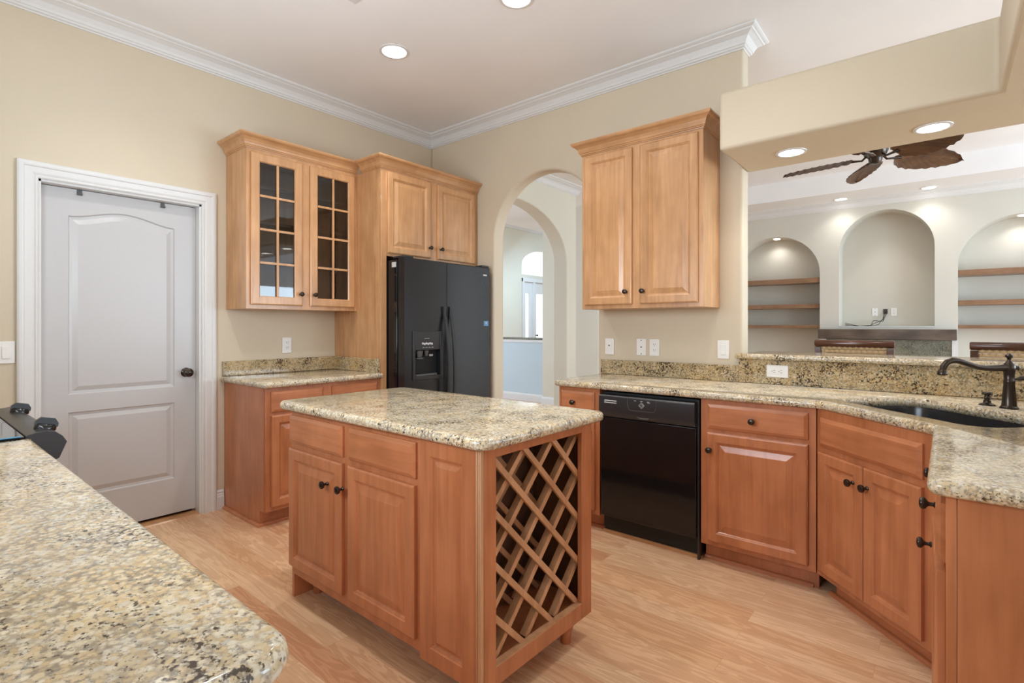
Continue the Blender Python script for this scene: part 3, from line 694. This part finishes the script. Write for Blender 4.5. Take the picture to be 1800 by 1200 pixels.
sd = thing('soap_dispenser', 'short dark bronze soap pump left of the faucet', 'soap dispenser', (4.001, -.318, .9145))
MB().lathe([(.029, 0), (.028, .004), (.016, .010), (.0135, .013), (.0135, .020), (.011, .022), (.0105, .032), (.012, .034), (.009, .038), (.009, .044)], (0, 0, 0), (0, 0, 1), 22).build('base', 'bronze', sd)
MB().lathe([(.010, .0445), (.018, .047), (.0195, .052), (.017, .057), (.006, .059), (.0001, .059)], (0, 0, 0), (0, 0, 1), 22).build('pump_head', 'bronze', sd)

# ================================================================== ISLAND
IT = -.0104
isl = thing('kitchen_island', 'wood kitchen island with wine rack end on bun feet', 'kitchen island', (2.742, -2.208, 0), IT)
IW, ID = 1.236, .639; SPL = -.300
mb = MB(); mb.box(-IW+.020, SPL, .020, ID, .112, .876); mb.build('carcass', 'wz', isl, .001, 1)
MB().box(-IW, -IW+.0195, .004, ID, 0, .876).build('side_panel', 'wz', isl)
MB().box(-IW+.0197, SPL, 0, .0195, .112, .876).build('face_frame', 'wz', isl, .001, 1)
drawer(isl, -IW+.006, -.788, .722, .850, 0); drawer(isl, -.742, -.322, .722, .850, 0)
raised(isl, -IW+.006, -.786, .155, .697, 0, kn=(-.886, .598)); raised(isl, -.742, -.323, .155, .697, 0, kn=(-.768, .600))
# wine rack unit
wr = MB()
wr.box(SPL+.001, -.020, .003, .0195, .096, .876)            # back of the front panel
wr.box(SPL+.001, -.285, .0195, ID, .096, .876)              # partition
wr.box(-.285, -.020, ID-.018, ID, .096, .876)
wr.box(-.285, -.020, .0195, ID-.018, .096, .150); wr.box(-.285, -.020, .0195, ID-.018, .842, .876)
wr.build('rack_carcass', 'wz', isl)
mb = MB(); mb.box(-.2848, -.2835, .020, ID-.0185, .1505, .8415); mb.box(-.2835, -.0205, .0197, .0215, .1505, .8415); mb.box(-.2835, -.0205, ID-.0200, ID-.0182, .1505, .8415); mb.box(-.2835, -.0205, .0215, ID-.02, .8400, .8415); mb.build('rack_interior', 'dark_in', isl)
raised(isl, SPL+.001, -.024, .100, .874, 0.002, name='front_panel', t=.016, fr=.070, bev=.018)
mb = MB()
for x in (-.019, -.010): mb.box(x, x+.005, -.016, .003, .096, .876)
mb.box(-.023, -.0005, -.013, .003, .096, .876); mb.build('fluted_corner', 'wraw', isl, .002, 2)
rf = MB(); rf.box(-.0195, 0, .0035, .060, .096, .876); rf.box(-.0195, 0, .567, ID, .096, .876); rf.box(-.0195, 0, .060, .567, .838, .876); rf.box(-.0195, 0, .060, .567, .096, .157)
rf.build('rack_frame', 'wz', isl, .001, 1)
MB().box(-.0275, -.0005, .0605, .5665, .1572, .1600).build('rack_sill', 'wraw', isl)
def lattice(u0, u1, u2, name):
    y0, y1, z0, z1 = .036, .600, .152, .8405; mb = MB(); P0 = .172; wd = .0105
    for dirn, (ua, ub) in ((1, (u1, u0)), (-1, (u2, u1+.0003))):
        for k in range(-8, 12):
            # line z = zc + dirn*(...) ; slats cross at nodes (v,z) = (.242+.172 i, .826)
            if dirn == 1: f = lambda v, k=k: .826-(v-.242-P0*k)      # descending to the right
            else: f = lambda v, k=k: .826+(v-.242-P0*k)
            # centre line clipped to the opening
            pts = []
            for vv in (y0, y1):
                z = f(vv)
                if z0 <= z <= z1: pts.append((vv, z))
            for zz in (z0, z1):
                v = (.242+P0*k)+(.826-zz) if dirn == 1 else (.242+P0*k)+(zz-.826)
                if y0 < v < y1: pts.append((v, zz))
            if len(pts) < 2: continue
            pts.sort(); (va, za), (vb, zb_) = pts[0], pts[-1]
            if vb-va < .02: continue
            o_ = wd*.98
            s_ = -1 if dirn == 1 else 1
            c_ = ((ua+ub)/2, (va+vb)/2, (za+zb_)/2); L = sqrt((vb-va)**2+(zb_-za)**2)/2
            mb.obox(c_, (0, vb-va, zb_-za), (0, -(zb_-za), vb-va), (1, 0, 0), L, wd, (ub-ua)/2)
    return mb.build(name, 'wraw', isl, .001, 1)
lattice(-.0205, -.0330, -.0600, 'front_lattice')
lattice(-.2200, -.2325, -.2450, 'rear_lattice')
FOOT = [(.019, 0), (.021, .004), (.020, .012), (.021, .035), (.030, .070), (.034, .090), (.030, .098), (.022, .102), (.022, .106)]
for (x, y, zt_) in ((-.055, .535, .0955), (-1.175, .10, .1115), (-.055, .08, .0955), (-1.175, .56, .1115)):
    MB().lathe([(r, z*zt_/.106) for r, z in FOOT], (x, y, 0), (0, 0, 1), 24).build('bun_foot', 'wz', isl)
ict = thing('countertop', 'rounded granite countertop on the kitchen island', 'countertop', (2.742, -2.208, 0), IT)
slab(fillet([(-IW-.045, -.050), (.050, -.050), (.050, ID+.045), (-IW-.045, ID+.045)], [.045, .055, .045, .045], 8), .8765, .915, parent=ict)

# ================================================================== NEAR COUNTER + RANGE
nc = thing('base_cabinet', 'wood base cabinets under the foreground granite counter', 'cabinet', (3.285, -3.775, 0), pi)
NW, NDp = 1.60, .625
base_body(nc, NW, NDp, .875); MB().box(0, NW, -NDp, -NDp+.0195, .1, .875).build('face_frame', 'wz', nc)
for k in range(4): drawer(nc, .03+k*.395, .385+k*.395, .722, .850, -NDp, kn=True); raised(nc, .03+k*.395, .385+k*.395, .127, .700, -NDp)
nct = thing('countertop', 'large foreground granite countertop beside the range', 'countertop')
slab(fillet([(1.668, -3.775), (3.318, -3.775), (3.318, -3.118), (1.668, -3.118)], [0, .02, .050, .004], 6), .8755, .914, parent=nct)
rg = thing('range', 'black slide-in range with glass cooktop and knobs', 'range', (1.660, -3.775, 0), pi)
RW = .758
MB().box(0, RW, -.63, 0, .03, .905).build('oven_body', 'black', rg, .003)
MB().box(.0, RW, -.640, 0, .906, .918).build('cooktop', 'cooktop', rg, .002)
MB().box(.012, RW-.012, -.672, -.631, .17, .80).build('oven_door', 'blackgloss', rg, .006)
prof = [(-.632, .84), (-.632, .905), (-.641, .906), (-.641, .921), (-.66, .926), (-.690, .930), (-.712, .924), (-.730, .908), (-.741, .888), (-.738, .880), (-.722, .838), (-.70, .828)]
cpx = MB().prism(prof, -.004, RW+.004, 'x').build('control_panel', 'black', rg, .0015)
for x in (.085, .59):
    mb = MB(); c0 = Vector((x, -.700, .9265)); up = Vector((0, -.25, .97)).normalized()
    mb.lathe([(.029, -.004), (.029, .006), (.025, .012), (.022, .014)], c0, up, 22)
    f_ = up.cross(Vector((1, 0, 0))).normalized()
    rr = []
    for s_ in (-1, -.6, 0, .6, 1):
        hh = .034 if abs(s_) < 1 else .020; ww = .0095
        cc = c0+f_*s_*.030
        rr.append([cc+Vector((-ww, 0, 0))+up*.008, cc+Vector((ww, 0, 0))+up*.008, cc+Vector((ww*.7, 0, 0))+up*hh, cc+Vector((-ww*.7, 0, 0))+up*hh])
    mb.loft(rr); mb.build('control_knob', 'blackgloss', rg)
o = MB().box(-.0045, .012, -.630, -.02, .9185, .9200).build('blue_edge_strip', 'blue', rg); o['label'] = 'bright blue strip along the cooktop edge'  # thin bright blue strip laid on the cooktop edge

# ================================================================== WALL PLATES
def plate(name, label, cat, loc, rz, kind, horiz=False, group=None):
    t_ = thing(name, label, cat, loc, rz, group)
    w_, h_ = (.118, .073) if horiz else (.073, .118)
    MB().box(-w_/2, w_/2, -.006, -.0005, -h_/2, h_/2).build('cover_plate', 'plate', t_, .003)
    def B(mb, x0, x1, y0, y1, z0, z1): return mb.box(z0, z1, y0, y1, -x1, -x0) if horiz else mb.box(x0, x1, y0, y1, z0, z1)
    if kind == 'rocker':
        B(MB(), -.0165, .0165, -.011, -.006, -.033, .033).build('rocker', 'plate', t_, .002)
    elif kind == 'outlet':
        B(MB(), -.0165, .0165, -.0075, -.006, -.033, .033).build('receptacle', 'plate', t_, .001)
        for z in (.019, -.019):
            mb = MB()
            for x in (-.0065, .0065): B(mb, x-.0012, x+.0012, -.0082, -.0076, z-.001, z+.008)
            B(mb, -.002, .002, -.0082, -.0076, z-.010, z-.006)
            mb.build('socket_slots', 'slot', t_)
    elif kind == 'toggle':
        B(MB(), -.016, .016, -.0075, -.006, -.033, .033).build('switch_frame', 'plate', t_, .001)
        MB().box(-.003, .003, -.018, -.0076, .004, .012).build('toggle', 'greyplastic', t_, .001)
    else:
        mb = MB(); mb.lathe([(.005, 0), (.005, .002)], (0, -.006, 0), (0, -1, 0), 12); mb.build('jack', 'slot', t_)
        for z in (-.048, .048): MB().lathe([(.004, 0), (.004, .001)], (0, -.006, z), (0, -1, 0), 12).build('screw', 'slot', t_)
    return t_
plate('light_switch', 'white rocker switch on the left wall beside the pantry door', 'light switch', (.001, -2.998, 1.121), R90, 'rocker')
plate('wall_outlet', 'white outlet above the counter left of the refrigerator', 'outlet', (.001, -1.452, 1.116), R90, 'outlet')
plate('light_switch', 'white toggle dimmer switch nearest the archway', 'light switch', (1.960, -.001, 1.112), 0, 'toggle')
plate('phone_jack', 'white blank jack plate left of the duplex outlet below the wall cabinet', 'jack plate', (2.212, -.001, 1.114), 0, 'jack')
plate('wall_outlet', 'white duplex outlet below the two-door wall cabinet', 'outlet', (2.310, -.001, 1.113), 0, 'outlet')
plate('light_switch', 'white rocker switch at the end of the wall beside the ledge', 'light switch', (2.773, -.001, 1.113), 0, 'rocker')
plate('wall_outlet', 'white sideways outlet in the granite backsplash left of the sink', 'outlet', (3.092, -.0232, .993), 0, 'outlet', True)
plate('media_plate', 'white wall plate in the center niche left of the cable hole', 'wall plate', (3.048, 6.008, 1.468), 0, 'jack')
plate('media_plate', 'white wall plate in the center niche right of the cable hole', 'wall plate', (3.275, 6.008, 1.465), 0, 'outlet')
cb = thing('loose_cables', 'loose dark cables hanging from a hole in the center niche', 'cables', (3.17, 6.0, 1.25))
MB().box(-.02, .03, -.004, .008, .19, .26).build('cable_hole', 'slot', cb)
rnd = random.Random(3)
for k in range(3):
    pts = [(-.01+.02*k, -.01, .22), (-.02, -.06, .12-.02*k), (-.07-.03*k, -.12, .03+.03*k), (-.16, -.15, .012+.01*(k == 1)), (-.3, -.14+.03*k, .008), (-.42, -.16, .008+.015*k), (-.50, -.12-.02*k, .02+.02*k)]
    P2 = []
    for i in range(len(pts)-1):
        for q in range(4): P2.append(Vector(pts[i]).lerp(Vector(pts[i+1]), q/4))
    MB().tube(P2, .004, 6).build('cable', 'cable', cb)
# wall plate niche trim (sill)
struct(MB().box(2.645, 3.738, FY-.006, FY+.3, 1.2505, 1.258).build('trim_5', 'trim'), 'white sill of the center niche', 'sill')

# ================================================================== LIGHTS
def recessed(x, y, z, r, label, power, colr=(1, .97, .93), group=None, spot=128, up=False):
    t_ = thing('recessed_light', label, 'recessed light', (x, y, z), 0, group)
    mb = MB(); n = 36
    prof = [(r*1.28, 0), (r*1.26, -.004), (r*1.05, -.006), (r, -.003), (r, 0)]
    rings = [[(a*cos(2*pi*i/n), a*sin(2*pi*i/n), h-.0006) for i in range(n)] for a, h in prof]; mb.loft(rings, True, False, False); mb.sm = True
    mb.build('trim_ring', 'trim', t_)
    MB().lathe([(.0001, -.002), (r*.995, -.002), (r*.995, -.0008)], (0, 0, 0), (0, 0, 1), 32).build('lens', 'lamp', t_)
    l = bpy.data.lights.new('bulb', 'SPOT'); l.energy = power; l.color = colr; l.spot_size = radians(spot); l.spot_blend = .9; l.shadow_soft_size = r*.8
    lo_ = bpy.data.objects.new('bulb', l); COL.objects.link(lo_); lo_.parent = t_; lo_.location = (0, 0, -.02)
    return t_
recessed(1.035, -1.24, H, .078, 'recessed ceiling light nearest the refrigerator corner', LAMP_W)
recessed(2.02, -1.16, H, .078, 'recessed ceiling light at the top edge above the wall cabinet side', LAMP_W)
recessed(.92, -2.47, H, .078, 'recessed ceiling light near the pantry door wall at the top edge', LAMP_W)
recessed(2.02, -2.40, H, .078, 'recessed ceiling light over the island out of frame', LAMP_W)
recessed(3.15, -1.25, H, .078, 'added recessed ceiling light brightening the sink side out of frame', LAMP_W*.85)  # unseen lamp added to brighten the right side of the kitchen
recessed(3.191, -.150, 2.24, .062, 'left recessed light under the soffit beam', 11)
recessed(3.813, -.115, 2.24, .062, 'right recessed light under the soffit beam', 11)
recessed(2.693, 5.42, H, .075, 'left recessed light in front of the niche wall', 15)
recessed(3.687, 5.42, H, .075, 'right recessed light in front of the niche wall', 15)
recessed(1.757, 5.83, 2.662, .045, 'small spot light inside the left shelf niche', 7, spot=140)
recessed(4.611, 5.83, 2.662, .045, 'small spot light inside the right shelf niche', 7, spot=140)
vt = thing('ceiling_vent', 'white ceiling air vent cut by the top edge', 'vent', (1.44, -1.86, H), .0)
mb = MB(); mb.box(-.15, .15, -.15, -.12, -.008, -.0005); mb.box(-.15, .15, .12, .15, -.008, -.0005); mb.box(-.15, -.12, -.12, .12, -.008, -.0005); mb.box(.12, .15, -.12, .12, -.008, -.0005); mb.build('frame', 'trim', vt, .002)
MB().box(-.12, .12, -.12, .12, -.0025, -.0008).build('backing', 'slot', vt)
mb = MB()
for k in range(9): mb.box(-.12, .12, -.113+k*.027, -.101+k*.027, -.0075, -.003)
mb.build('louvers', 'trim', vt)

# ================================================================== LIVING ROOM
def shelf_unit(x0, x1, which):
    for z, nm, th in ((2.0, 'top', .075), (1.6, 'middle', .065), (1.275, 'bottom', .045)):
        t_ = MB().box(x0+.001, x1-.001, FY+.03, FY+ND-.001, z-th, z).build('wall_shelf', 'shelfw', None, .004)
        tag(t_, f'{nm} brown wooden shelf in the {which} arched niche', 'shelf', f'wooden shelves in the {which} niche')
shelf_unit(1.13, 2.39, 'left'); shelf_unit(3.982, 5.24, 'right')
tag(MB().box(2.392, 3.970, FY-.16, FY-.001, 1.075, 1.215).build('mantel', 'mantel', None, .004), 'dark wood mantel beam below the center niche', 'mantel')
fs = thing('fireplace_surround', 'grey-green granite fireplace surround under the mantel', 'fireplace', (3.18, FY-.001, 0))
mb = MB(); mb.box(-.70, -.45, -.03, 0, 0, 1.07); mb.box(.45, .74, -.03, 0, 0, 1.07); mb.box(-.45, .45, -.03, 0, .75, 1.07); mb.build('granite_facing', 'granite_g', fs)
mb = MB(); mb.box(-.78, -.701, -.04, 0, 0, 1.07); mb.build('side_trim', 'trim', fs); MB().box(.741, .80, -.04, 0, 0, 1.07).build('side_trim', 'trim', fs)
MB().box(-.449, .449, -.004, -.001, 0, .749).build('firebox', 'void', fs)

# ceiling fan with carved leaf blades
cf = thing('ceiling_fan', 'dark ceiling fan with five carved leaf blades', 'ceiling fan', (3.375, 2.254, .055))
MB().lathe([(.0001, 0), (.06, .0), (.065, -.02), (.05, -.05), (.013, -.06), (.013, -.42)], (0, 0, TH-.0555), (0, 0, 1), 24).build('downrod', 'bronze', cf)
MB().lathe([(.0001, 2.655), (.035, 2.66), (.05, 2.68), (.055, 2.71), (.085, 2.735), (.10, 2.77), (.10, 2.84), (.085, 2.88), (.05, 2.92), (.02, 2.94)], (0, 0, 0), (0, 0, 1), 28).build('motor_housing', 'bronze', cf)
def leaf(name, ang):
    a = radians(ang); ex = Vector((cos(a), sin(a), 0)); ey = Vector((-sin(a), cos(a), 0)); pit = radians(-20)
    eyp = ey*cos(pit)+Vector((0, 0, 1))*sin(pit); nz = ex.cross(eyp)
    nU, nV = 34, 16; top = []; c0 = ex*.17+Vector((0, 0, 2.715))
    mb = MB(); vs = []
    for side in (1, -1):
        for i in range(nU+1):
            u = i/nU; L = .56*u; wd = .155*(sin(pi*min(1, u*1.02+.02)**.75)**.55) if u < 1 else 0
            sc_ = 1-.10*abs(sin(u*pi*7))*(u > .04)
            for j in range(nV+1):
                v = j/nV*2-1
                ridge = .004*sin((u*9-abs(v)*2.6)*2*pi)*(1-abs(v)*.3)
                yv = v*wd*(sc_ if abs(v) > .7 else 1)
                droop = -.03*u*u-.018*v*v
                vs.append(c0+ex*(L+.02*abs(v))+eyp*yv+nz*(droop+ridge*side*side+side*.0035+(.005 if abs(v) < .08 else 0)*side))
    M1 = (nU+1)*(nV+1); fs_ = []
    for i in range(nU):
        for j in range(nV):
            q = i*(nV+1)+j; fs_.append((q, q+1, q+nV+2, q+nV+1)); fs_.append((M1+q, M1+q+nV+1, M1+q+nV+2, M1+q+1))
    for i in range(nU):
        for j in (0, nV):
            q = i*(nV+1)+j; fs_.append((q, q+nV+1, M1+q+nV+1, M1+q))
    for j in range(nV):
        fs_.append((j, j+1, M1+j+1, M1+j)); q = nU*(nV+1)+j; fs_.append((q, q+1, M1+q+1, M1+q))
    mb.add(vs, fs_); mb.sm = True; mb.smang = 60
    b_ = mb.build('blade', 'leaf', cf)
    MB().tube([ex*.06+Vector((0, 0, 2.74)), ex*.10+Vector((0, 0, 2.70)), ex*.15+Vector((0, 0, 2.705)), ex*.22+Vector((0, 0, 2.712))], [.010, .009, .010, .016], 10).build('blade_arm', 'bronze', b_)
for k in range(5): leaf('blade', 37+72*k)

# bar stools (backs rise just above the ledge)
def stool(x0, label, first=None):
    w_ = .44
    t_ = thing('bar_stool', label, 'bar stool', (x0+w_/2, .60, 0), 0, 'bar stools behind the ledge')
    if first:
        for ch in list(first.children):
            c = ch.copy(); COL.objects.link(c); c.parent = t_
        return t_
    for sx_ in (-1, 1):
        MB().box(sx_*(w_/2-.02)-.018, sx_*(w_/2-.02)+.018, .02, .055, 0, 1.12).build('back_post', 'dkwood', t_, .003)
        MB().box(sx_*(w_/2-.02)-.018, sx_*(w_/2-.02)+.018, -.225, -.19, 0, .72).build('leg', 'dkwood', t_, .003)
    MB().box(-w_/2, w_/2, -.23, .06, .721, .76).build('seat', 'rattan', t_, .012)
    mb = MB(); mb.box(-w_/2+.04, w_/2-.04, -.215, -.20, .25, .28); mb.box(-w_/2+.04, w_/2-.04, .03, .045, .35, .38); mb.build('stretcher', 'dkwood', t_)
    # woven back panel
    mb = MB()
    for r_ in range(14):
        z = .80+r_*.0235
        pts = [(-w_/2+.04+i*(w_-.08)/24, .037+.006*(1 if (i+r_) % 2 else -1), z+.012) for i in range(25)]
        mb.tube(pts, .0115, 6)
    mb.build('woven_back', 'rattan', t_)
    rings = []
    for x in (-w_/2, -w_/2+.006, w_/2-.006, w_/2):
        rr_ = .024 if abs(x) < w_/2 else .020
        rings.append([(x, .037+rr_*cos(2*pi*k/16), 1.146+rr_*sin(2*pi*k/16)) for k in range(16)])
    mb = MB().loft(rings); mb.sm = True; mb.build('top_rail', 'dkwood', t_)
    return t_
s1 = stool(3.175, 'dark rattan bar stool whose rail shows left of the fireplace granite')
stool(3.968, 'dark rattan bar stool whose rail shows behind the faucet', s1)
